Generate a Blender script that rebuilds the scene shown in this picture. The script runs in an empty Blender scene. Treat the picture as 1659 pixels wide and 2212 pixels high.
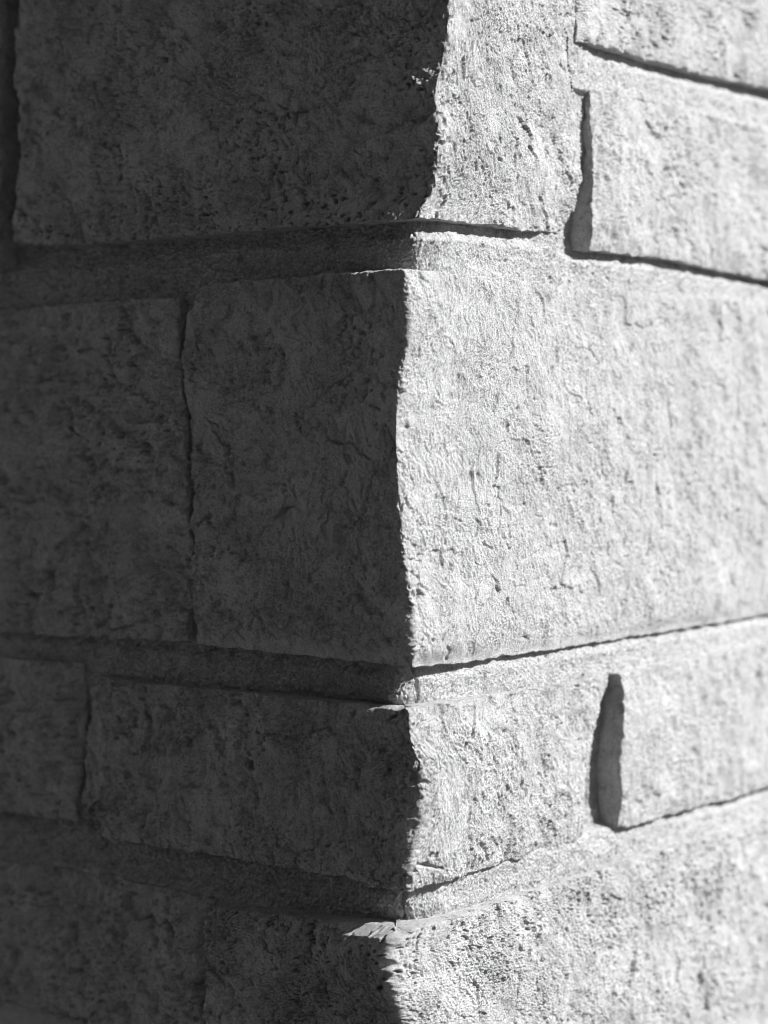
import bpy, math, time
import numpy as np
from mathutils import Vector, Matrix

T0 = time.time()
R = math.radians
scene = bpy.context.scene
col = scene.collection

# ------------------------------------------------------------------ camera
# metres; the nominal vertical arris of the corner stands at C0, the ground is z = 0
C0 = np.array([0.0197, 0.0])
CAM = np.array([0.0, -1.53, 1.50])
PITCH = 1.72                      # degrees downwards
F_PX = 4286.0                     # focal length in units of a 1659 x 2212 picture
W_, H_ = 1659.0, 2212.0
cam_d = bpy.data.cameras.new('camera')
cam = bpy.data.objects.new('camera', cam_d)
col.objects.link(cam)
cam.location = CAM
cam.rotation_euler = (R(90 - PITCH), 0, 0)
cam_d.sensor_fit = 'VERTICAL'
cam_d.sensor_height = 36.0
cam_d.sensor_width = 27.0
cam_d.lens = 36.0 * F_PX / H_
cam_d.clip_start = 0.02
cam_d.clip_end = 3000
cam_d.dof.use_dof = True
cam_d.dof.focus_distance = 1.585
cam_d.dof.aperture_fstop = 3.2
cam_d.dof.aperture_blades = 9
scene.camera = cam

# ------------------------------------------------------------------ light
SUN_EL = 34.0
AZ_OFF = 30.0                     # swing of the sun from the right face's normal
A_R = R(38.0)
eR = np.array([math.sin(A_R), math.cos(A_R)])       # along the right face, away from the corner
eL = np.array([-math.cos(A_R), math.sin(A_R)])      # along the left face
nR = -eL
nL = -eR
sh = math.cos(R(AZ_OFF)) * nR + math.sin(R(AZ_OFF)) * eR
sun_dir = Vector((sh[0] * math.cos(R(SUN_EL)), sh[1] * math.cos(R(SUN_EL)), math.sin(R(SUN_EL))))
sd = bpy.data.lights.new('sun', 'SUN')
sd.energy = 5.0
sd.angle = R(0.5)
sd.color = (1, 1, 1)              # the photograph is black and white
sun = bpy.data.objects.new('sun', sd)
col.objects.link(sun)
sun.rotation_euler = sun_dir.to_track_quat('Z', 'Y').to_euler()

world = bpy.data.worlds.new('World')
scene.world = world
world.use_nodes = True
wn = world.node_tree.nodes
wl = world.node_tree.links
sky = wn.new('ShaderNodeTexSky')
sky.sky_type = 'NISHITA'
sky.sun_disc = False
sky.sun_elevation = R(SUN_EL)
sky.sun_rotation = math.atan2(sun_dir.x, sun_dir.y)
sep = wn.new('ShaderNodeSeparateColor')            # monochrome, seen through a red filter
wl.new(sky.outputs[0], sep.inputs[0])
bg = wn['Background']
bg.inputs[1].default_value = 0.05
wl.new(sep.outputs[0], bg.inputs[0])

vs = scene.view_settings
vs.view_transform = 'Standard'
vs.look = 'None'
vs.gamma = 1
vs.use_curve_mapping = False
vs.exposure = 0.66
scene.cycles.max_bounces = 6
scene.cycles.filter_width = 0.85     # the photograph is pin sharp on the arris

# ------------------------------------------------------------------ projection helpers
cp, sp = math.cos(R(PITCH)), math.sin(R(PITCH))


def px_ray(x, y):
    x = np.asarray(x, float); y = np.asarray(y, float)
    a = (x - W_ / 2) / F_PX
    b = -(y - H_ / 2) / F_PX
    # camera axes: right (1,0,0), forward (0,cp,-sp), up (0,sp,cp)
    return a, cp + b * sp, -sp + b * cp


def px_to_uz(x, y):
    """a pixel of the 1659 x 2212 picture -> (u, z) on the wall: u < 0 left face, u > 0 right face"""
    dx, dy, dz = px_ray(x, y)
    out_u = np.zeros(np.shape(dx)); out_z = np.zeros(np.shape(dx))
    # both planes: solve CAM + t d = C0 + s e
    for e, sign in ((eR, 1.0), (eL, -1.0)):
        det = dx * (-e[1]) + e[0] * dy
        bx, by = C0[0] - CAM[0], C0[1] - CAM[1]
        t = (bx * (-e[1]) + e[0] * by) / det
        s = (dx * by - dy * bx) / det
        s = -s if False else s
        px_, py_ = CAM[0] + t * dx, CAM[1] + t * dy
        s = (px_ - C0[0]) * e[0] + (py_ - C0[1]) * e[1]
        z = CAM[2] + t * dz
        m = s >= 0
        # prefer the plane on whose positive side the hit lies
        out_u = np.where(m, sign * s, out_u)
        out_z = np.where(m, z, out_z)
    return out_u, out_z


def world_to_px(X, Y, Z):
    rx, ry, rz = X - CAM[0], Y - CAM[1], Z - CAM[2]
    d = ry * cp - rz * sp
    v = ry * sp + rz * cp
    return W_ / 2 + F_PX * rx / d, H_ / 2 - F_PX * v / d


# ------------------------------------------------------------------ noise
def _hash(ix, iy, seed):
    h = (ix.astype(np.int64) * 374761393 + iy.astype(np.int64) * 668265263 + int(seed) * 1442695041) & 0xFFFFFFFF
    h = ((h ^ (h >> 13)) * 1274126177) & 0xFFFFFFFF
    h = ((h ^ (h >> 16)) * 2246822519) & 0xFFFFFFFF
    return ((h ^ (h >> 15)) & 0xFFFFFF).astype(np.float64) / float(0x1000000)


def vnoise(x, y, seed):
    """gradient noise, about -1..1"""
    ca, sa = math.cos(seed * 2.4 + 0.4), math.sin(seed * 2.4 + 0.4)      # every octave has its own lattice direction
    x, y = x * ca - y * sa, x * sa + y * ca
    x0 = np.floor(x); y0 = np.floor(y)
    fx = x - x0; fy = y - y0
    sx = fx * fx * fx * (fx * (fx * 6 - 15) + 10); sy = fy * fy * fy * (fy * (fy * 6 - 15) + 10)
    def g(ox, oy):
        a = _hash(x0 + ox, y0 + oy, seed) * 6.2831853
        return np.cos(a) * (fx - ox) + np.sin(a) * (fy - oy)
    a = g(0, 0); b = g(1, 0); c = g(0, 1); d = g(1, 1)
    return 1.5 * ((a + (b - a) * sx) * (1 - sy) + (c + (d - c) * sx) * sy)


def fbm(x, y, scale, octs, seed, gain=0.5):
    r = 0; a = 1.0
    for k in range(octs):
        r = r + a * vnoise(x / scale + 17.3 * k, y / scale - 9.1 * k, seed + 31 * k)
        scale = scale / 2.03; a *= gain
    return r


def pits(x, y, cell, rmin, rmax, prob, seed, wob=0.35):
    """0..1 depth of scattered irregular pores"""
    x = x + wob * cell * vnoise(x / cell * 1.9, y / cell * 1.9, seed + 5)
    y = y + wob * cell * vnoise(x / cell * 1.9, y / cell * 1.9, seed + 6)
    cx = np.floor(x / cell); cy = np.floor(y / cell)
    out = np.zeros_like(x)
    for ox in (-1, 0, 1):
        for oy in (-1, 0, 1):
            ix = cx + ox; iy = cy + oy
            jx = (ix + _hash(ix, iy, seed)) * cell
            jy = (iy + _hash(ix, iy, seed + 1)) * cell
            rr = rmin + (rmax - rmin) * _hash(ix, iy, seed + 2) ** 2
            on = _hash(ix, iy, seed + 3) < prob
            st = 0.7 + 0.8 * _hash(ix, iy, seed + 4)
            d = np.sqrt(((x - jx) * st) ** 2 + ((y - jy) / st) ** 2) / rr
            out = np.maximum(out, np.where(on, np.clip(1.15 - d * d, 0, 1), 0) * (rr / rmax))
    return out


def facets(x, y, cell, seed, slope):
    """broken planes: every cell is a small tilted facet"""
    x = x + 0.25 * cell * vnoise(x / cell * 2.3, y / cell * 2.3, seed + 5)
    y = y + 0.25 * cell * vnoise(x / cell * 2.3, y / cell * 2.3, seed + 6)
    cx = np.floor(x / cell); cy = np.floor(y / cell)
    best = np.full(x.shape, 1e9); out = np.zeros_like(x)
    for ox in (-1, 0, 1):
        for oy in (-1, 0, 1):
            ix = cx + ox; iy = cy + oy
            dx = x - (ix + _hash(ix, iy, seed)) * cell
            dy = y - (iy + _hash(ix, iy, seed + 1)) * cell
            d = dx * dx + dy * dy
            v = ((_hash(ix, iy, seed + 2) - 0.5) * dx + (_hash(ix, iy, seed + 3) - 0.5) * dy) * 2 * slope + (_hash(ix, iy, seed + 4) - 0.5) * slope * cell * 0.7
            m = d < best
            out = np.where(m, v, out); best = np.where(m, d, best)
    return out


def face_grain(U, Z, fx, fz, seed):
    """the broken crystalline surface: coarse relief, scuffs, then crumbs with sharp valleys between them"""
    big = 1 + 0.8 * sstep(0.01, -0.04, U)
    m = np.clip(0.62 + 1.0 * fbm(U, Z, 0.06, 4, seed + 15), 0.12, 1.9)          # rough and smoother patches
    h = big * (0.0015 * vnoise(fx / 0.027, fz / 0.027, seed + 5) + 0.0009 * vnoise(fx / 0.0125, fz / 0.0125, seed + 6))
    c, d = math.cos(0.42), math.sin(0.42)
    p = (U * c + Z * d); q = (-U * d + Z * c)                   # scuffs leaning like the split
    m2 = np.clip(0.5 + 1.1 * fbm(U, Z, 0.045, 3, seed + 18), 0, 2)
    h = h + big * m2 * (0.00060 * vnoise(p / 0.0036, q / 0.010, seed + 19) + 0.00065 * vnoise(p / 0.0021, q / 0.0052, seed + 21))
    h = h + big * facets(fx, fz, 0.026, seed + 101, 0.075) + big * (0.4 + 0.6 * m) * facets(fx, fz, 0.0090, seed + 111, 0.12)
    h = h + (0.5 + 0.5 * m) * facets(fx, fz, 0.0036, seed + 121, 0.22)
    h = h + big * m * (0.0003 * np.abs(vnoise(fx / 0.0070, fz / 0.0070, seed + 7)) + 0.0003 * np.abs(vnoise(fx / 0.0038, fz / 0.0038, seed + 8))
                 + 0.0010 * np.abs(vnoise(U / 0.0024, Z / 0.0024, seed + 9)))
    h = h + (0.4 + 0.6 * m) * 0.00085 * vnoise(U / 0.0016, Z / 0.0016, seed + 10)
    # the arris: stretches that held, and stretches that crumbled
    ar = np.exp(-(U / 0.012) ** 2) * sstep(0.0, 0.5, vnoise(U * 0, Z / 0.028, seed + 22) + 0.1)
    h = h * (1 - 0.55 * np.exp(-(U / 0.006) ** 2))
    h = h + (0.3 + 0.7 * ar / (ar.max() + 1e-9)) * np.exp(-(U / 0.012) ** 2) * (facets(U, Z, 0.0075, seed + 131, 0.30) + facets(U, Z, 0.0032, seed + 137, 0.35))
    h = h + ar * (0.0009 * vnoise(U / 0.006, Z / 0.004, seed + 16) + 0.0007 * vnoise(U / 0.0027, Z / 0.0027, seed + 17))
    h = h - np.exp(-(U / 0.02) ** 2) * 0.0045 * pits(U, Z, 0.034, 0.003, 0.009, 0.45, seed + 23, 0.5)
    return h - 0.0009


def sstep(a, b, x):
    t = np.clip((x - a) / (b - a), 0, 1)
    return t * t * (3 - 2 * t)


# ------------------------------------------------------------------ materials
def stone_material(name, base, dark, light, bump, seed, speck=0.42, patch=0.84):
    m = bpy.data.materials.new(name)
    m.use_nodes = True
    n, l = m.node_tree.nodes, m.node_tree.links
    p = n['Principled BSDF']
    p.inputs['Roughness'].default_value = 0.93
    p.inputs['Specular IOR Level'].default_value = 0.15
    geo = n.new('ShaderNodeNewGeometry')
    mp = n.new('ShaderNodeMapping'); mp.inputs['Location'].default_value = (seed, seed * 0.7, -seed)
    l.new(geo.outputs['Position'], mp.inputs['Vector'])

    def noise(scale, detail, rough=0.6, dist=0.0):
        t = n.new('ShaderNodeTexNoise')
        t.inputs['Scale'].default_value = scale
        t.inputs['Detail'].default_value = detail
        t.inputs['Roughness'].default_value = rough
        t.inputs['Distortion'].default_value = dist
        l.new(mp.outputs[0], t.inputs['Vector'])
        return t.outputs[0]

    def ramp(src, stops):
        r = n.new('ShaderNodeValToRGB')
        l.new(src, r.inputs[0])
        e = r.color_ramp.elements
        e[0].position, e[0].color = stops[0][0], (stops[0][1],) * 3 + (1,)
        e[1].position, e[1].color = stops[-1][0], (stops[-1][1],) * 3 + (1,)
        for pos, v in stops[1:-1]:
            q = e.new(pos); q.color = (v, v, v, 1)
        return r.outputs[0]

    def mul(a, b, fac=1.0):
        x = n.new('ShaderNodeMix'); x.data_type = 'RGBA'; x.blend_type = 'MULTIPLY'
        x.inputs[0].default_value = fac
        l.new(a, x.inputs[6]); l.new(b, x.inputs[7])
        return x.outputs[2]

    c = ramp(noise(14, 6), [(0.3, base * dark), (0.52, base), (0.75, base * light)])
    c = mul(c, ramp(noise(38, 7, 0.72, 0.8), [(0.36, patch), (0.50, 1.0), (0.8, 1.03)]))
    c = mul(c, ramp(noise(95, 5, 0.65, 0.4), [(0.28, 0.5), (0.44, 0.95), (0.7, 1.08)]))
    c = mul(c, ramp(noise(520, 3, 0.7), [(0.30, speck), (0.43, 0.95), (0.7, 1.12)]))
    c = mul(c, ramp(noise(1150, 2, 0.6), [(0.30, 0.5), (0.46, 0.97), (0.7, 1.12)]))
    l.new(c, p.inputs['Base Color'])
    b1 = n.new('ShaderNodeBump'); b1.inputs['Strength'].default_value = 1.0
    b1.inputs['Distance'].default_value = bump * 0.7
    l.new(noise(620, 4, 0.7), b1.inputs['Height'])
    b2 = n.new('ShaderNodeBump'); b2.inputs['Strength'].default_value = 1.0
    b2.inputs['Distance'].default_value = bump * 0.9
    l.new(noise(1300, 2, 0.6), b2.inputs['Height'])
    l.new(b1.outputs[0], b2.inputs['Normal'])
    l.new(b2.outputs[0], p.inputs['Normal'])
    return m


M_STONE = stone_material('limestone', 0.56, 0.88, 1.07, 0.0013, 3.1)
M_FINE = stone_material('limestone_fine', 0.57, 0.92, 1.05, 0.0014, 6.1, 0.5, 0.88)
M_STONE2 = stone_material('limestone_pitted', 0.575, 0.80, 1.08, 0.0013, 8.7, 0.42, 0.86)
M_MORTAR = stone_material('lime_mortar', 0.62, 0.95, 1.04, 0.0015, 5.3, 0.45, 0.9)
M_BOUNCE = stone_material('bounce_pale', 0.50, 0.8, 1.1, 0.004, 12.3)  # pale, for the added reflector on the left
M_GROUND = stone_material('dark_paving', 0.09, 0.8, 1.1, 0.001, 1.3)
M_BLOCKER = stone_material('sky_blocker_dark', 0.04, 0.6, 1.2, 0.01, 2.3)  # near black, for the added slope that cuts sky light


# ------------------------------------------------------------------ mesh helpers
def link(me, name, mat, parent):
    me.materials.append(mat)
    o = bpy.data.objects.new(name, me)
    col.objects.link(o)
    if parent is not None:
        o.parent = parent
    return o


def mesh_from(name, verts, quads, mat, parent, smooth=True):
    me = bpy.data.meshes.new(name)
    nv, nf = len(verts), len(quads)
    me.vertices.add(nv)
    me.vertices.foreach_set('co', np.ascontiguousarray(verts, dtype=np.float32).ravel())
    me.loops.add(nf * 4)
    me.loops.foreach_set('vertex_index', np.ascontiguousarray(quads, dtype=np.int32).ravel())
    me.polygons.add(nf)
    me.polygons.foreach_set('loop_start', np.arange(nf, dtype=np.int32) * 4)
    me.polygons.foreach_set('use_smooth', np.full(nf, smooth, dtype=bool))
    me.update(calc_edges=True)
    me.validate()
    return link(me, name, mat, parent)


RND = 0.0028                              # rounding of the arris


def base_pos(u, o, rnd=RND):
    """a point of the corner-wrapping wall plane, o metres inwards (o < 0: outwards). returns x, y, nx, ny"""
    q = np.sqrt(u * u + rnd * rnd)
    fr = (u + q) / 2; fl = (-u + q) / 2
    wr = (1 + u / q) / 2                   # weight of the right face
    nx = wr * nR[0] + (1 - wr) * nL[0]; ny = wr * nR[1] + (1 - wr) * nL[1]
    ln = np.sqrt(nx * nx + ny * ny); nx /= ln; ny /= ln
    oi = np.maximum(o, 0)
    r_ = np.maximum(fr, oi); l_ = np.maximum(fl, oi)
    out = np.maximum(-o, 0)
    x = C0[0] + eR[0] * r_ + eL[0] * l_ + nx * out
    y = C0[1] + eR[1] * r_ + eL[1] * l_ + ny * out
    return x, y, nx, ny


PXM = F_PX / 1.53


def corner_shift(pts):
    """px polyline of where the arris stands -> function z -> sideways shift in metres"""
    pts = sorted(pts, key=lambda p: -p[1])
    ys = np.array([p[1] for p in pts], float); xs = np.array([p[0] for p in pts], float)
    zs = CAM[2] - (ys - 977) / PXM
    sh_ = (xs - 885.0) / PXM
    zz = np.linspace(zs[0] - 0.3, zs[-1] + 0.3, 2400)
    vv = np.interp(zz, zs, sh_)
    k = np.ones(9) / 9
    vv = np.convolve(np.pad(vv, 4, 'edge'), k, 'valid')
    return lambda z: np.interp(z, zz, vv)


def shift_dir(S):
    # an arris that lies further left lets the left face bulge and keeps the right face plane
    a = np.where(S > 0, 0.3, 0.45)
    return a + (1 - a), (1 - a) * eR[1] / eR[0]


def smooth_curve(a, b, n=400, k=7):
    """resample polyline a (monotone) -> b, slightly smoothed"""
    o = np.argsort(a)
    a = np.asarray(a, float)[o]; b = np.asarray(b, float)[o]
    t = np.linspace(a[0], a[-1], n)
    v = np.interp(t, a, b)
    v = np.convolve(np.pad(v, k // 2, 'edge'), np.ones(k) / k, 'valid')
    return t, v


BLOCKS = []                                # polygons in (u, z), for the mortar mask


def curve_uz(pts):
    a = np.array(pts, float)
    return px_to_uz(a[:, 0], a[:, 1])


def block(label, top, bot, left, right, seed, mat=None, corner=None, proud=0.0, pillow=(0.006, 0.012),
          rough=1.0, pit=0.3, pitmap=None, cracks=(), step=0.00078, falloff=(0.06, 0.09), flow=0.0, uz=False,
          undul=1.0, bottom_roll=0.0, chamfer=None, feature=None, name='stone_block', flat_edge=()):
    conv = (lambda p: (np.array(p, float)[:, 0], np.array(p, float)[:, 1])) if uz else curve_uz
    tu, tz = conv(top); bu, bz = conv(bot); lu, lz = conv(left); ru, rz = conv(right)
    # the four corners are the curve crossings, taken from the side curves' ends
    LT = (lu[np.argmax(lz)], lz.max()); LB = (lu[np.argmin(lz)], lz.min())
    RT = (ru[np.argmax(rz)], rz.max()); RB = (ru[np.argmin(rz)], rz.min())
    tu = np.concatenate([[LT[0]], tu, [RT[0]]]); tz = np.concatenate([[LT[1]], tz, [RT[1]]])
    bu = np.concatenate([[LB[0]], bu, [RB[0]]]); bz = np.concatenate([[LB[1]], bz, [RB[1]]])
    Tu, Tz = smooth_curve(tu, tz); Bu, Bz = smooth_curve(bu, bz)
    Lz, Lu = smooth_curve(lz, lu); Rz, Ru = smooth_curve(rz, ru)
    # samples: fine where the picture is sharp, coarser far from the arris
    u0, u1 = min(LT[0], LB[0]), max(RT[0], RB[0])
    us = [u0]
    while us[-1] < u1:
        u = us[-1]
        d = max(0, abs(u - 0.07) - 0.12)
        us.append(u + step * (1 + min(2.0, d * 4)))
    a = (np.array(us) - u0) / (us[-1] - u0)
    nz = max(8, int((max(LT[1], RT[1]) - min(LB[1], RB[1])) / step))
    b = np.linspace(0, 1, nz)
    Agrid, Bgrid = np.meshgrid(a, b)         # b: 0 bottom, 1 top
    def along(cu, cz, ta):
        # curve point at fraction ta of its own span
        uu = cu[0] + (cu[-1] - cu[0]) * ta
        return uu, np.interp(uu, cu, cz)
    def alongv(cz, cu, tb):
        zz = cz[0] + (cz[-1] - cz[0]) * tb
        return np.interp(zz, cz, cu), zz
    Ub, Zb = along(Bu, Bz, Agrid); Ut, Zt = along(Tu, Tz, Agrid)
    Ul, Zl = alongv(Lz, Lu, Bgrid); Ur, Zr = alongv(Rz, Ru, Bgrid)
    A, B = Agrid, Bgrid
    c00 = (Bu[0], Bz[0]); c10 = (Bu[-1], Bz[-1]); c01 = (Tu[0], Tz[0]); c11 = (Tu[-1], Tz[-1])
    U = (1 - B) * Ub + B * Ut + (1 - A) * Ul + A * Ur - ((1 - A) * (1 - B) * c00[0] + A * (1 - B) * c10[0] + (1 - A) * B * c01[0] + A * B * c11[0])
    Z = (1 - B) * Zb + B * Zt + (1 - A) * Zl + A * Zr - ((1 - A) * (1 - B) * c00[1] + A * (1 - B) * c10[1] + (1 - A) * B * c01[1] + A * B * c11[1])
    BLOCKS.append(np.stack([np.concatenate([U[0], U[:, -1], U[-1][::-1], U[:, 0][::-1]]),
                            np.concatenate([Z[0], Z[:, -1], Z[-1][::-1], Z[:, 0][::-1]])], 1))
    U0, Z0 = U.copy(), Z.copy()
    wdt = U[:, -1].mean() - U[:, 0].mean(); hgt = Z[-1].mean() - Z[0].mean()
    dT = (1 - B) * hgt; dB = B * hgt; dL = A * wdt; dR = (1 - A) * wdt
    # chipped outline
    chip = (0.0011 + 0.0008 * sstep(0.0, 0.1, U)) * fbm(U, Z, 0.016, 4, seed + 70) ; chip2 = 0.0008 * fbm(U, Z, 0.014, 4, seed + 90)
    ev = np.exp(-np.minimum(dT, dB) / 0.006); eh = np.exp(-np.minimum(dL, dR) / 0.006)
    Z = Z + chip * ev; U = U + chip2 * eh
    # --- the split face
    wx = U + 0.006 * fbm(U, Z, 0.05, 2, seed + 1); wz = Z + 0.006 * fbm(U, Z, 0.05, 2, seed + 2)
    cf, sf = math.cos(flow), math.sin(flow)
    fx = (wx * cf + wz * sf) * 1.15; fz = (-wx * sf + wz * cf) * 0.9
    h = undul * (1 + 0.7 * sstep(0.03, -0.06, U)) * (0.0040 * vnoise(wx / 0.16, wz / 0.13, seed + 3) + 0.0028 * vnoise(fx / 0.065, fz / 0.065, seed + 4))
    h += rough * face_grain(U, Z, fx, fz, seed)
    # shallow flakes: terraces broken off the face
    fl = fbm(fx, fz, 0.05, 4, seed + 12)
    h -= rough * (0.0022 - 0.0018 * sstep(-0.02, 0.02, U)) * sstep(0.10, 0.15, fl) * (0.6 + 0.4 * vnoise(fx / 0.02, fz / 0.02, seed + 13))
    dens = 0.35 + 1.5 * fbm(U, Z, 0.075, 3, seed + 14)
    if pitmap is not None:
        dens = dens + pitmap(U, Z, dL, dR, dB, dT)
    dens = np.clip(dens, 0, 1.8) * (1 - 0.45 * sstep(0.0, 0.03, U))
    h -= pit * dens * (0.009 * pits(U, Z, 0.0058, 0.0010, 0.0019, 0.45, seed + 20)
                       + 0.0095 * pits(U, Z, 0.016, 0.0012, 0.0038, 0.35, seed + 30))
    h -= pit * 0.0060 * pits(U, Z, 0.040, 0.0015, 0.0045, 0.35, seed + 40)
    # pillowed margins
    pl, pt = pillow
    vary = 0.75 + 0.5 * fbm(U, Z, 0.05, 3, seed + 50)
    for nm, d_ in (('t', dT), ('b', dB), ('l', dL), ('r', dR)):
        k = (0.25 + (0.75 * sstep(-0.07, -0.15, U) if nm == 't' else 0)) if nm in flat_edge else 1.0
        h -= k * pl * np.exp(-d_ / pt) * vary
    if bottom_roll:
        w = np.exp(-(dB / 0.009) ** 2)
        h = h * (1 - 0.8 * w) - bottom_roll * w
    if chamfer:                              # the top edge beside the arris is worn off
        cw = chamfer[1] * (1.0 + 0.5 * fbm(U, Z, 0.05, 3, seed + 55))
        cwt = np.clip(1.0 - dT / np.maximum(cw, 0.001), 0, 1) * sstep(-0.075, -0.045, U) * sstep(0.012, 0.0, U)
        h = h * (1 - 0.65 * np.minimum(1, 2.5 * cwt)) - chamfer[0] * cwt
    for pts, dep, wid in cracks:
        cu, cz = curve_uz(pts)
        best = np.full(U.shape, 9.0)
        uw = U + 0.0012 * fbm(U, Z, 0.008, 3, seed + 61); zw = Z + 0.0012 * fbm(U, Z, 0.008, 3, seed + 62)
        for i in range(len(cu) - 1):
            ax, ay, bx, by = cu[i], cz[i], cu[i + 1], cz[i + 1]
            L2 = (bx - ax) ** 2 + (by - ay) ** 2 + 1e-12
            t = np.clip(((uw - ax) * (bx - ax) + (zw - ay) * (by - ay)) / L2, 0, 1)
            best = np.minimum(best, np.hypot(uw - ax - t * (bx - ax), zw - ay - t * (by - ay)))
        h -= dep * np.exp(-(best / wid) ** 2)
    if feature is not None:
        h = h + feature(U, Z)
    h = h + proud
    x, y, nx, ny = base_pos(U, 0 * U)
    x = x + nx * h; y = y + ny * h
    if corner is not None:
        cs = corner_shift(corner)
        S = cs(Z) * np.where(U < 0, np.exp(-(np.abs(U) / falloff[0]) ** 1.3), np.exp(-(np.abs(U) / falloff[1]) ** 1.3))
        kx, ky = shift_dir(S)
        x = x + S * kx; y = y + S * ky
    nzr, nur = U.shape
    V = np.stack([x, y, Z], -1).reshape(-1, 3)
    idx = np.arange(nzr * nur).reshape(nzr, nur)
    q = np.stack([idx[:-1, :-1], idx[:-1, 1:], idx[1:, 1:], idx[1:, :-1]], -1).reshape(-1, 4)
    # --- sawn beds and sides, running back into the wall
    ri = np.concatenate([idx[0, :-1], idx[:-1, -1], idx[-1, :0:-1], idx[:0:-1, 0]])
    rU0, rZ0 = U0.ravel()[ri], Z0.ravel()[ri]; rU, rZ = U.ravel()[ri], Z.ravel()[ri]; rh = h.ravel()[ri]
    rS = S.ravel()[ri] if corner is not None else 0 * rh
    allV = [V]; allq = [q]; prev = ri; nvt = len(V)
    for k, t in enumerate((0.0012, 0.0024, 0.0038, 0.0055, 0.0075, 0.0098, 0.0125, 0.016, 0.02, 0.025, 0.034, 0.05)):
        w = 1 - math.exp(-t / 0.003)
        o = t - rh
        uu = rU * (1 - w) + rU0 * w; zz = rZ * (1 - w) + rZ0 * w
        wob = 0.0007 * fbm(uu + t, zz * 1.0 + 1.7 * t, 0.010, 4, seed + 77)
        uu = uu + 0.0015 * fbm(uu + 1.3 * t, zz - t, 0.009, 4, seed + 78)
        bx_, by_, _, _ = base_pos(uu, o)
        kx, ky = shift_dir(rS)
        bx_ = bx_ + rS * kx * math.exp(-t / 0.03); by_ = by_ + rS * ky * math.exp(-t / 0.03)
        allV.append(np.stack([bx_, by_, zz + wob], -1))
        cur = np.arange(len(ri)) + nvt; nvt += len(ri)
        nxt = np.roll(cur, -1); pn = np.roll(prev, -1)
        allq.append(np.stack([prev, cur, nxt, pn], -1))
        prev = cur
    o = mesh_from(name, np.concatenate(allV), np.concatenate(allq), mat or M_STONE, wall)
    if label:
        o['label'] = label
    # crisp sawn arrises between face and beds
    return o


# ------------------------------------------------------------------ the wall
wall = bpy.data.objects.new('stone_wall', None)
col.objects.link(wall)
wall['label'] = 'corner of a pale split face limestone wall, left side in shade and right side sunlit'
wall['category'] = 'wall'
wall['kind'] = 'thing'

OFF = 2300   # px, beyond the right margin
# row 1
Q1C = [(975, -150), (972, 0), (968, 60), (958, 130), (946, 170), (942, 220), (947, 300), (945, 350), (940, 390), (932, 420),
       (915, 440), (905, 470)]
block('tall shaded corner stone at the top with a pitted lower edge', seed=100, mat=M_STONE2,
      top=[(300, -175), (885, -215), (1100, -170)], left=[(28, -160), (30, 100), (42, 250), (40, 380), (30, 470), (30, 524)],
      bot=[(110, 532), (300, 518), (600, 490), (760, 479), (870, 470), (1000, 478), (1100, 491), (1190, 503)],
      right=[(1238, -140), (1240, 40), (1243, 150), (1250, 200), (1258, 300), (1252, 390), (1232, 450), (1208, 505)],
      corner=Q1C, pit=0.55, pillow=(0.004, 0.010), flow=0.6, undul=1.1, rough=1.0, flat_edge=('r', 'b'), falloff=(0.16, 0.10),
      pitmap=lambda U, Z, dL, dR, dB, dT: 1.8 * np.exp(-dB / 0.03) * (0.45 + 0.55 * sstep(0.0, -0.03, U)) - 0.35 * sstep(-0.02, 0.02, U),
      cracks=(([(730, 240), (770, 262), (830, 262), (872, 225)], 0.004, 0.004),))
block('stone high on the right with a rough dark bottom edge', seed=140, mat=M_STONE2,
      top=[(1250, -120), (1700, -90)], left=[(1247, -120), (1247, 20), (1243, 88)],
      bot=[(1243, 88), (1320, 107), (1400, 130), (1520, 160), (1659, 190), (OFF, 340)],
      right=[(OFF, -40), (OFF, 340)], proud=0.003, pit=0.8, pillow=(0.003, 0.008), step=0.0013,
      pitmap=lambda U, Z, dL, dR, dB, dT: 1.0 * np.exp(-dB / 0.03))
block('stone beside the long dark upright joint on the upper right', seed=180,
      top=[(1277, 192), (1400, 215), (1520, 246), (1659, 282), (OFF, 470)],
      left=[(1277, 190), (1275, 260), (1279, 330), (1277, 400), (1272, 470), (1270, 540)],
      bot=[(1270, 540), (1380, 553), (1450, 562), (1530, 580), (1600, 592), (1659, 604), (OFF, 755)],
      right=[(OFF, 470), (OFF, 755)], proud=0.002, pit=0.5, pillow=(0.003, 0.007), step=0.0013, flat_edge=('t', 'l'),
      pitmap=lambda U, Z, dL, dR, dB, dT: 0.7 * np.exp(-dT / 0.03))
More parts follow.
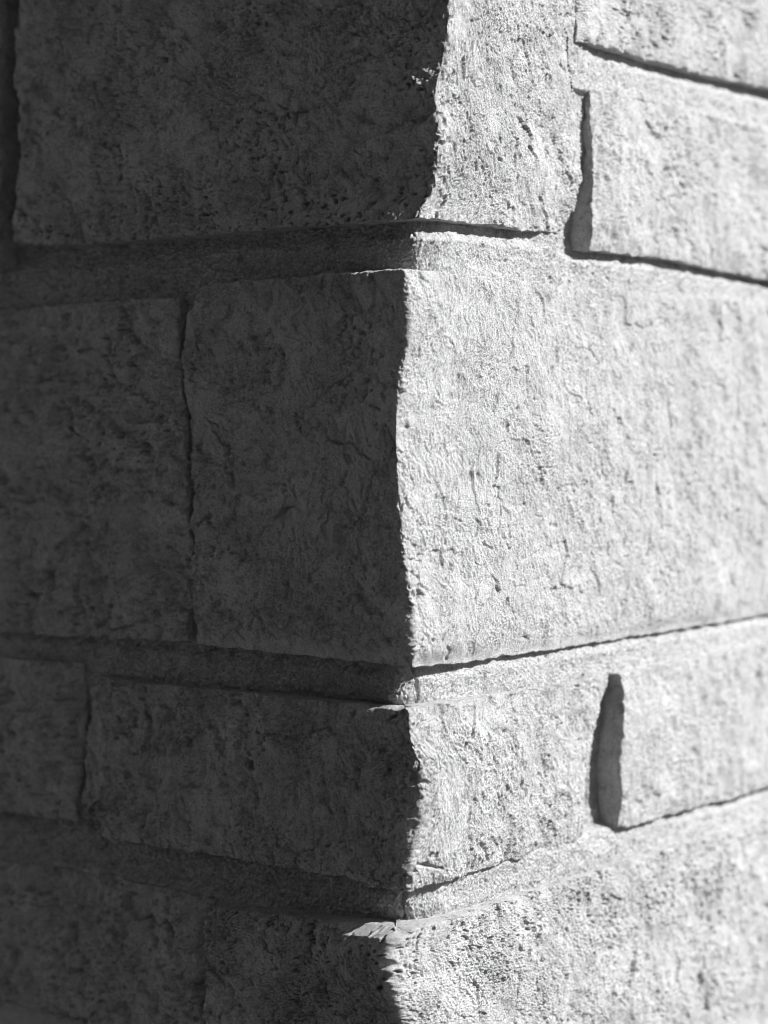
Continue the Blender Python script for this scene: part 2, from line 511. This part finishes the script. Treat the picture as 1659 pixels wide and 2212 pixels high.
# row 2
Q2C = [(868, 583), (876, 620), (884, 680), (880, 740), (868, 800), (858, 870), (857, 950), (860, 1030), (867, 1120),
       (872, 1180), (882, 1260), (892, 1320), (890, 1370), (893, 1430), (893, 1450)]
block('largest corner stone, middle of the wall, half shaded and half sunlit', seed=220, rough=0.85,
      top=[(430, 612), (600, 600), (780, 585), (870, 580), (980, 590), (1190, 612), (1355, 627), (1659, 656), (OFF, 735)],
      left=[(424, 616), (404, 680), (400, 780), (399, 900), (404, 1050), (411, 1200), (419, 1310), (422, 1391)],
      bot=[(422, 1391), (600, 1411), (750, 1427), (892, 1443), (1000, 1433), (1100, 1418), (1260, 1393), (1400, 1370), (1530, 1350),
           (1659, 1328), (OFF, 1215)],
      right=[(OFF, 735), (OFF, 1215)], corner=Q2C, pit=0.26, proud=0.0015, mat=M_FINE, chamfer=(0.005, 0.0018), pillow=(0.004, 0.009), bottom_roll=0.004, undul=1.0, flat_edge=('t',),
      cracks=(([(405, 992), (440, 998), (485, 1010)], 0.002, 0.0010), ([(675, 880), (720, 835), (760, 812)], 0.0016, 0.0009),
              ([(1085, 1095), (1080, 1125), (1077, 1140)], 0.002, 0.0009), ([(1083, 1160), (1095, 1185)], 0.002, 0.0009),
              ([(1092, 1290), (1088, 1315)], 0.002, 0.0010), ([(1312, 1175), (1315, 1200)], 0.002, 0.0011),
              ([(955, 1397), (968, 1408), (964, 1425)], 0.003, 0.0013), ([(545, 625), (580, 632), (572, 655)], 0.005, 0.006)))
block('shaded stone left of the largest corner stone', seed=260,
      top=[(-400, 705), (0, 667), (200, 652), (372, 642)], left=[(-420, 710), (-420, 1345)],
      right=[(370, 642), (384, 720), (392, 800), (391, 1000), (399, 1150), (403, 1230), (398, 1310), (390, 1386)],
      bot=[(-400, 1345), (0, 1368), (200, 1377), (393, 1386)], proud=0.0, pit=0.4, pillow=(0.004, 0.010), step=0.0014, undul=1.5, rough=1.3,
      flow=1.2)
# row 3
Q3C = [(884, 1530), (884, 1570), (892, 1620), (907, 1655), (912, 1720), (905, 1800), (893, 1840), (886, 1870), (886, 1930)]
block('long low corner stone under the largest one', seed=300,
      top=[(215, 1462), (300, 1476), (550, 1499), (750, 1520), (885, 1532), (1000, 1513), (1180, 1485), (1324, 1459)],
      left=[(205, 1462), (186, 1485), (178, 1560), (173, 1680), (178, 1740), (192, 1780), (212, 1806)],
      bot=[(212, 1806), (300, 1820), (475, 1850), (620, 1876), (750, 1897), (800, 1911), (893, 1926), (1000, 1893), (1100, 1862),
           (1200, 1834), (1268, 1813)],
      right=[(1326, 1459), (1306, 1500), (1286, 1560), (1270, 1650), (1270, 1720), (1266, 1813)],
      corner=Q3C, pit=0.45, proud=0.002, chamfer=(0.010, 0.0032), flat_edge=('t',), pillow=(0.004, 0.010), undul=1.0, rough=1.1,
      cracks=(([(895, 1868), (930, 1870), (955, 1878)], 0.004, 0.0012), ([(1040, 1830), (1055, 1858)], 0.003, 0.0012),
              ([(763, 1664), (767, 1669)], 0.010, 0.0030), ([(824, 1663), (826, 1666)], 0.006, 0.0012)))
block('stone right of the short wide dark joint', seed=340,
      top=[(1336, 1455), (1500, 1421), (1659, 1388), (OFF, 1262)], left=[(1330, 1456), (1338, 1500), (1336, 1560), (1329, 1650), (1333, 1710), (1334, 1790)],
      bot=[(1336, 1790), (1400, 1772), (1460, 1755), (1560, 1731), (1659, 1698), (OFF, 1500)],
      right=[(OFF, 1262), (OFF, 1500)], proud=0.005, pit=0.35, pillow=(0.003, 0.008), step=0.0013, flat_edge=('l', 't'))
block('narrow shaded stone at the left edge beside the long low corner stone', seed=380,
      top=[(-400, 1385), (0, 1422), (163, 1434)], left=[(-420, 1385), (-420, 1690)],
      right=[(163, 1434), (168, 1500), (167, 1600), (164, 1700), (157, 1775)],
      bot=[(-400, 1690), (0, 1757), (157, 1775)], pit=0.4, pillow=(0.004, 0.010), step=0.0014, undul=1.4, rough=1.3)
# row 4
Q4C = [(865, 2000), (848, 2030), (838, 2060), (840, 2120), (850, 2160), (868, 2212), (880, 2400)]
block('corner stone at the bottom with a sunlit chipped top edge', seed=420,
      top=[(470, 1957), (600, 1971), (730, 1990), (880, 2003), (980, 1980), (1180, 1916), (1280, 1885), (1430, 1836), (1659, 1768), (OFF, 1580)],
      left=[(466, 1957), (455, 2000), (452, 2120), (452, 2420)],
      bot=[(452, 2420), (880, 2540), (OFF, 2100)], right=[(OFF, 1580), (OFF, 2100)],
      corner=Q4C, pit=0.65, proud=0.006, mat=M_STONE2, falloff=(0.10, 0.09), chamfer=(0.015, 0.0055), flat_edge=('t',), pillow=(0.004, 0.010), undul=1.1, rough=1.2,
      pitmap=lambda U, Z, dL, dR, dB, dT: 0.9 * np.exp(-dT / 0.08),
      cracks=(([(1515, 2120), (1522, 2180)], 0.004, 0.002),))
block('shaded stone in the bottom left corner with rounded top', seed=460,
      top=[(-400, 1790), (0, 1863), (135, 1874), (225, 1900), (340, 1920), (446, 1945)], left=[(-420, 1790), (-420, 2075)],
      right=[(446, 1948), (441, 2020), (438, 2100), (440, 2285)],
      bot=[(-400, 2060), (0, 2168), (100, 2192), (450, 2285)], pit=0.5, pillow=(0.006, 0.014), step=0.0014, undul=1.6, rough=1.4)
# the stone far left in row 1, only its dark joint shows
block('stone at the far upper left behind a dark joint', seed=500,
      top=[(-400, -100), (-12, -140)], left=[(-420, -100), (-420, 560)], right=[(-12, -140), (-12, 572)],
      bot=[(-400, 600), (-12, 580)], pit=0.4, step=0.002)

# ------------------------------------------------------------------ mortar
# depth of the upright joints (px, px, mm)
CTRL = np.array([
    (1244, 40, -7), (1246, 75, -5), (1262, 215, -8), (1268, 300, -9), (1265, 380, -11), (1258, 430, -17), (1235, 470, -20), (1245, 520, -20),
    (15, 200, -30), (15, 450, -30), (390, 660, -19), (398, 780, -20), (398, 900, -14), (403, 1100, -14), (412, 1250, -24), (414, 1370, -34),
    (1325, 1470, -12), (1305, 1530, -18), (1300, 1620, -21), (1300, 1720, -22), (1295, 1795, -22), (1325, 1600, -20), (1325, 1780, -20),
    (170, 1460, -14), (171, 1560, -18), (168, 1700, -22), (170, 1790, -30), (450, 1990, -12), (448, 2200, -16), (50, 2200, -30), (300, 2270, -28)], float)

# beds: upper edge, lower edge (px), then knots  x: (depth at the top, middle, bottom) in mm
BEDS = [
    ('A', [(-400, 590), (30, 528), (110, 532), (300, 518), (600, 490), (760, 479), (870, 470), (1000, 478), (1100, 491), (1190, 503), (1215, 515),
           (1240, 532), (1270, 540), (1380, 553), (1450, 562), (1530, 580), (1600, 592), (1659, 604), (2300, 755)],
     [(-400, 705), (0, 667), (200, 652), (372, 642), (430, 612), (600, 600), (780, 585), (870, 580), (980, 590), (1190, 612), (1355, 627), (1659, 656), (2300, 735)],
     {884: (24, 19, 22), 800: (27, 21, 22), 600: (29, 22, 19), 300: (32, 25, 18), 0: (33, 27, 18)},
     {886: (20, 9, 9), 950: (20, 8, 7), 1100: (17, 7, 6), 1160: (12, 6, 6), 1195: (3, 4, 6), 1210: (3, 4, 6), 1222: (15, 4, 6), 1240: (21, 8, 6), 1275: (17, 5, 6), 1350: (11, 5, 6),
      1500: (10, 6, 6), 1600: (14, 7, 6), 1659: (16, 7, 6)}),
    ('B', [(-400, 1345), (0, 1368), (200, 1377), (393, 1386), (422, 1391), (600, 1411), (750, 1427), (892, 1443), (1000, 1433), (1100, 1418), (1260, 1393),
           (1400, 1370), (1530, 1350), (1659, 1328), (2300, 1215)],
     [(-400, 1385), (0, 1422), (163, 1434), (215, 1462), (300, 1476), (550, 1499), (750, 1520), (885, 1532), (1000, 1513), (1180, 1485), (1308, 1462), (1336, 1455),
      (1500, 1421), (1659, 1388), (2300, 1262)],
     {884: (18, 17, 22), 800: (22, 20, 23), 700: (24, 20, 22), 400: (24, 19, 18), 200: (22, 17, 15), 0: (20, 16, 11)},
     {886: (16, 12, 14), 940: (13, 10, 11), 1100: (11, 8, 9), 1300: (9, 7, 8), 1500: (9, 6, 5), 1659: (10, 6, 5)}),
    ('C', [(-400, 1690), (0, 1757), (157, 1775), (212, 1806), (300, 1820), (475, 1850), (620, 1876), (750, 1897), (800, 1911), (893, 1926), (1000, 1893),
           (1100, 1862), (1200, 1834), (1268, 1813), (1336, 1790), (1400, 1772), (1460, 1755), (1560, 1731), (1659, 1698), (2300, 1500)],
     [(-400, 1790), (0, 1863), (135, 1874), (225, 1900), (340, 1920), (446, 1945), (470, 1957), (600, 1971), (730, 1990), (880, 2003), (980, 1980), (1180, 1916),
      (1280, 1885), (1430, 1836), (1659, 1768), (2300, 1580)],
     {884: (22, 20, 24), 740: (27, 23, 23), 600: (30, 25, 20), 450: (33, 27, 15), 200: (34, 27, 12), 0: (33, 26, 10)},
     {886: (11, 11, 13), 1000: (7, 8, 11), 1100: (6, 7, 10), 1200: (5, 6, 9), 1260: (4, 6, 9), 1290: (9, 6, 8), 1340: (6, 5, 8), 1400: (5, 5, 7), 1480: (6, 4, 5),
      1560: (10, 4, 3), 1659: (11, 4, 3)}),
    ('D', [(1200, 80), (1243, 88), (1320, 107), (1400, 130), (1520, 160), (1659, 190), (2300, 340)],
     [(1200, 180), (1277, 192), (1400, 215), (1520, 246), (1659, 282), (2300, 470)],
     {884: (5, 5, 5)},
     {1244: (3, 3, 2), 1300: (9, 4, 2), 1400: (13, 5, 2), 1550: (15, 5, 2), 1659: (16, 5, 2)}),
]


def bed_eval(kn, px, t):
    xs = np.array(sorted(kn)); v = np.array([kn[k] for k in sorted(kn)], float)
    T, M, B = (np.interp(px, xs, v[:, i]) for i in range(3))
    ts = [0.0, 0.14, 0.36, 0.80, 1.0]
    vals = [T, 0.85 * T + 0.15 * M, M, 0.75 * M + 0.25 * B, B]
    out = vals[0]
    for i in range(4):
        out = out + (vals[i + 1] - vals[i]) * np.clip((t - ts[i]) / (ts[i + 1] - ts[i]), 0, 1)
    return out * 0.001


def build_mortar():
    g = 0.00095
    us = [-0.75]
    while us[-1] < 0.95:
        u = us[-1]; d = max(0, abs(u - 0.07) - 0.15)
        us.append(u + g * (1 + min(1.5, d * 3)))
    us = np.array(us)
    z0, z1 = px_to_uz(885, 2420)[1], px_to_uz(885, -160)[1]
    zs = np.arange(z0, z1, g)
    U, Z = np.meshgrid(us, zs)
    inside = np.zeros(U.shape, bool)
    for poly in BLOCKS:
        p = poly[::max(1, len(poly) // 500)]
        bu0, bu1, bz0, bz1 = p[:, 0].min(), p[:, 0].max(), p[:, 1].min(), p[:, 1].max()
        i0, i1 = np.searchsorted(zs, [bz0, bz1]); j0, j1 = np.searchsorted(us, [bu0, bu1])
        if i1 <= i0 or j1 <= j0:
            continue
        uu, zz = U[i0:i1, j0:j1], Z[i0:i1, j0:j1]
        c = np.zeros(uu.shape, bool)
        q = np.roll(p, -1, 0)
        for (ax, ay), (bx, by) in zip(p, q):
            if ay == by:
                continue
            rows = slice(*np.searchsorted(zs[i0:i1], sorted((ay, by))))
            if rows.stop <= rows.start:
                continue
            xin = ax + (zz[rows] - ay) * (bx - ax) / (by - ay)
            c[rows] ^= uu[rows] < xin
        inside[i0:i1, j0:j1] |= c
    er = inside.copy()
    for _ in range(9):                      # the joints reach a little way behind the stones
        e2 = er.copy()
        e2[1:] &= er[:-1]; e2[:-1] &= er[1:]; e2[:, 1:] &= er[:, :-1]; e2[:, :-1] &= er[:, 1:]
        er = e2
    keep = ~er
    fk = keep[:-1, :-1] & keep[1:, :-1] & keep[:-1, 1:] & keep[1:, 1:]
    used = np.zeros(U.shape, bool)
    used[:-1, :-1] |= fk; used[1:, :-1] |= fk; used[:-1, 1:] |= fk; used[1:, 1:] |= fk
    u = U[used]; z = Z[used]
    x, y, _, _ = base_pos(u, 0 * u)
    px, py = world_to_px(x, y, z)
    num = np.zeros_like(u); den = np.zeros_like(u)
    for cx, cy, d in CTRL:
        # keep the two faces' control points apart
        far = np.where(((u > 0) != (cx > 885)), 55.0 ** 2 * sstep(0.0, 0.02, np.abs(u)), 0.0)
        w = 1.0 / (far + (0.55 * (px - cx)) ** 2 + (1.6 * (py - cy)) ** 2 + 60.0) ** 1.9
        num += w * d; den += w
    oL = -num / den * 0.001; oR = oL.copy()
    for nm, up, lo, kl, kr in BEDS:
        up = np.array(up, float); lo = np.array(lo, float)
        if nm == 'D':
            here = px > 1225
        else:
            here = np.ones(px.shape, bool)
        yu = np.interp(px, up[:, 0], up[:, 1]); yl = np.interp(px, lo[:, 0], lo[:, 1])
        t = (py - yu) / (yl - yu)
        slack = 14.0
        wgt = sstep(slack, 2, yu - py) * sstep(slack, 2, py - yl) * here
        dl = bed_eval(kl, np.minimum(px, 884), t); dr = bed_eval(kr, np.maximum(px, 886), t)
        oL = oL * (1 - wgt) + dl * wgt; oR = oR * (1 - wgt) + dr * wgt
    sd_ = 700
    hh = (0.0008 * vnoise(u / 0.05, z / 0.012, sd_) + 0.0007 * vnoise(u / 0.013, z / 0.010, sd_ + 1) + 0.0010 * np.abs(vnoise(u / 0.006, z / 0.005, sd_ + 2))
          + 0.0017 * np.abs(vnoise(u / 0.0033, z / 0.0033, sd_ + 3)) + 0.0015 * np.abs(vnoise(u / 0.0021, z / 0.0021, sd_ + 4))
          + 0.0009 * vnoise(u / 0.0016, z / 0.0016, sd_ + 6))
    hh *= (1 + 0.6 * sstep(0.0, -0.04, u)) * (1 + 0.2 * np.exp(-(u / 0.012) ** 2))
    hh -= 0.004 * pits(u, z, 0.006, 0.0009, 0.0019, 0.35, sd_ + 10) * (0.6 + 0.6 * vnoise(u / 0.05, z / 0.03, sd_ + 5))
    # cracks: the joint B split near the arris, joint C likewise
    for pts, dp, wd in (([(912, 1450), (914, 1470), (920, 1485), (926, 1500), (925, 1512), (918, 1526)], 0.013, 0.0013),
                        ([(880, 1945), (874, 1970), (872, 2000)], 0.006, 0.0022)):
        cu, cz = curve_uz(pts)
        best = np.full(u.shape, 9.0)
        uo, zo = u, z
        near = (np.abs(u) < 0.05)
        u = np.where(near, u + 0.0022 * fbm(u, z, 0.012, 4, 811), u)
        for i in range(len(cu) - 1):
            ax, ay, bx, by = cu[i], cz[i], cu[i + 1], cz[i + 1]
            t = np.clip(((u - ax) * (bx - ax) + (z - ay) * (by - ay)) / ((bx - ax) ** 2 + (by - ay) ** 2), 0, 1)
            best = np.minimum(best, np.hypot(u - ax - t * (bx - ax), z - ay - t * (by - ay)))
        hh -= dp * np.exp(-(best / wd) ** 2)
        u = uo
    # inwards offset with a rounded arris
    rn = 0.008
    ur = u
    q_ = np.sqrt(ur * ur + rn * rn)
    fr = (ur + q_) / 2; fl_ = (-ur + q_) / 2
    # the recessed surface keeps its own arris, o_ metres behind the stones' one
    cs = corner_shift([(905, 470), (896, 505), (882, 540), (885, 578), (868, 900), (872, 1440), (866, 1470), (862, 1500), (860, 1525), (885, 1700),
                       (872, 1935), (866, 1965), (874, 2000), (874, 2400)])
    S = cs(z) * np.exp(-(np.abs(ur) / 0.08) ** 1.3)
    # away from the arris only the face's own offset counts
    oL = oL * (1 - sstep(0.0, 0.06, ur)); oR = oR * (1 - sstep(0.0, 0.06, -ur))
    X = C0[0] + eR[0] * (fr + oL) + eL[0] * (fl_ + oR)
    Y = C0[1] + eR[1] * (fr + oL) + eL[1] * (fl_ + oR)
    wq = (1 + ur / q_) / 2                      # the grain stands out along the rounded normal
    mx = wq * nR[0] + (1 - wq) * nL[0]; my = wq * nR[1] + (1 - wq) * nL[1]
    ml = np.sqrt(mx * mx + my * my)
    hc = np.minimum(hh, 0.004)
    X += hc * mx / ml; Y += hc * my / ml
    V = np.stack([X + S, Y, z], -1)
    vid = np.full(U.shape, -1); vid[used] = np.arange(len(u))
    # split into beds and upright joints
    ppx = np.zeros(U.shape); ppy = np.zeros(U.shape); ppx[used] = px; ppy[used] = py
    fi, fj = np.nonzero(fk)
    fx_, fy_ = ppx[fi, fj], ppy[fi, fj]
    quads = np.stack([vid[fi, fj], vid[fi, fj + 1], vid[fi + 1, fj + 1], vid[fi + 1, fj]], -1)
    k = (977 - fy_)
    # height normalised to the arris, undoing the perspective
    vz = Z[fi, fj]
    zpx = 977 + (CAM[2] - vz) * PXM
    uu = U[fi, fj]
    groups = {}
    cls = np.full(len(fi), -1)
    cls[(zpx > 440) & (zpx < 660)] = 0                     # bed A
    cls[(zpx > 1400) & (zpx < 1560)] = 1                   # bed B
    cls[(zpx > 1895) & (zpx < 2060)] = 2                   # bed C
    up = (cls == -1)
    cls[up & (fx_ > 1225) & (zpx < 200) & (fy_ > 60)] = 3  # bed between the upper right stones
    cls[(cls == -1) & (fx_ > 1200) & (zpx <= 440)] = 4
    cls[(cls == -1) & (fx_ < 200) & (zpx <= 440)] = 5
    cls[(cls == -1) & (fx_ < 700) & (zpx > 600) & (zpx < 1420)] = 6
    cls[(cls == -1) & (fx_ > 1000) & (zpx > 1500) & (zpx < 1910)] = 7
    cls[(cls == -1) & (fx_ < 600) & (zpx > 1500) & (zpx < 1910)] = 8
    cls[(cls == -1)] = 9
    # one object per connected piece
    cg = np.full(fk.shape, -1); cg[fi, fj] = cls
    comp = np.full(fk.shape, -1); nc = 0
    nI, nJ = fk.shape
    todo = list(zip(fi.tolist(), fj.tolist()))
    cgl = cg.tolist(); cl = comp.tolist()
    for (i, j) in todo:
        if cl[i][j] >= 0:
            continue
        c0 = cgl[i][j]; cl[i][j] = nc; st = [(i, j)]
        while st:
            a, b = st.pop()
            for a2, b2 in ((a + 1, b), (a - 1, b), (a, b + 1), (a, b - 1)):
                if 0 <= a2 < nI and 0 <= b2 < nJ and cl[a2][b2] < 0 and cgl[a2][b2] == c0:
                    cl[a2][b2] = nc; st.append((a2, b2))
        nc += 1
    comp = np.array(cl)[fi, fj]
    for k_ in range(nc):
        sel = comp == k_
        q = quads[sel]
        if len(q) < 120:
            continue
        c = cls[sel][0]
        ids, inv = np.unique(q, return_inverse=True)
        mesh_from('mortar_bed' if c < 4 else 'mortar_joint', V[ids], inv.reshape(-1, 4), M_MORTAR, wall)


build_mortar()


# ------------------------------------------------------------------ rest of the wall, out of the frame
def core():
    t = 0.036
    us = np.concatenate([np.linspace(-2.2, -0.01, 60), np.linspace(0.0, 2.2, 60)])
    zs = np.linspace(0.0, 3.2, 80)
    U, Z = np.meshgrid(us, zs)
    x, y, nx, ny = base_pos(U, 0 * U + t, 0.001)
    V = np.stack([x, y, Z], -1).reshape(-1, 3)
    idx = np.arange(U.size).reshape(U.shape)
    q = np.stack([idx[:-1, :-1], idx[:-1, 1:], idx[1:, 1:], idx[1:, :-1]], -1).reshape(-1, 4)
    mesh_from('wall_core', V, q, M_MORTAR, wall)


core()


zt = float(px_to_uz(885, -235)[1]); zb = float(px_to_uz(885, 2560)[1])
rng = np.random.RandomState(4)
sd0 = 900
for (za, zc) in ((zt + 0.004, zt + 0.24), (zt + 0.27, zt + 0.56), (zt + 0.59, 3.0), (zb - 0.30, zb - 0.03), (zb - 0.58, zb - 0.33), (0.02, zb - 0.61)):
    uL, uR = -0.15 - 0.25 * rng.rand(), 0.2 + 0.25 * rng.rand()
    edges = [(uL, uR)]
    a = uL - 0.02
    while a > -2.0:
        w = 0.35 + 0.35 * rng.rand(); edges.append((a - w, a)); a -= w + 0.02
    a = uR + 0.02
    while a < 2.0:
        w = 0.35 + 0.35 * rng.rand(); edges.append((a, a + w)); a += w + 0.02
    for (a0, a1) in edges:
        sd0 += 17
        block(None, [(a0, zc), (a1, zc)], [(a0, za), (a1, za)], [(a0, za), (a0, zc)], [(a1, za), (a1, zc)], sd0, step=0.006, uz=True, pit=0.2)

# the four courses of the picture run on past both margins
for side, pxe, rows in ((-1, -432, [(-100, 560), (705, 1345), (1385, 1690), (1790, 2060)]), (1, 2318, [(-40, 338), (470, 755), (740, 1215), (1262, 1500), (1582, 2098)])):
    for (ya, yb) in rows:
        (u0, z0), (_, z1) = [tuple(float(v) for v in px_to_uz(pxe, yy)) for yy in (ya, yb)]
        a = abs(u0)
        while a < 2.0:
            w = 0.35 + 0.35 * rng.rand()
            p, q = sorted((side * a, side * (a + w)))
            sd0 += 17
            block(None, [(p, z0), (q, z0)], [(p, z1), (q, z1)], [(p, z1), (p, z0)], [(q, z1), (q, z0)], sd0, step=0.006, uz=True, pit=0.2)
            a += w + 0.015

# ------------------------------------------------------------------ ground
me = bpy.data.meshes.new('ground')
s = 1500
me.from_pydata([(-s, -s, 0), (s, -s, 0), (s, s, 0), (-s, s, 0)], [], [(0, 1, 2, 3)])
gr = link(me, 'ground', M_GROUND, None)
gr['kind'] = 'structure'
def slope(name, th0, th1, r0, r1, height, mat, amp):
    hv, hf = [], []
    NA, NR = 48, 16
    for i in range(NA + 1):
        th = R(th0 + (th1 - th0) * i / NA)
        for j in range(NR + 1):
            f = j / NR
            r = r0 + (r1 - r0) * f
            z = -0.3 + height * (0.5 - 0.5 * math.cos(math.pi * f)) * min(1, 8 * i / NA, 8 * (NA - i) / NA) * (1 + amp * math.sin(9.1 * th + j) * math.sin(4.3 * th))
            hv.append((r * math.cos(th), r * math.sin(th), z))
    for i in range(NA):
        for j in range(NR):
            k = i * (NR + 1) + j
            hf.append((k, k + 1, k + NR + 2, k + NR + 1))
    me = bpy.data.meshes.new(name)
    me.from_pydata(hv, [], hf)
    o = link(me, name, mat, None)
    o['kind'] = 'structure'


# added, unseen: pale bank bounces sun onto the shaded face, dark slope blocks sky
slope('bounce_bank', 150, 192, 8.0, 9.6, 4.1, M_BOUNCE, 0.08)
slope('sky_blocker_slope', 140, 305, 11, 30, 17.0, M_BLOCKER, 0.1)
print('script seconds', time.time() - T0)
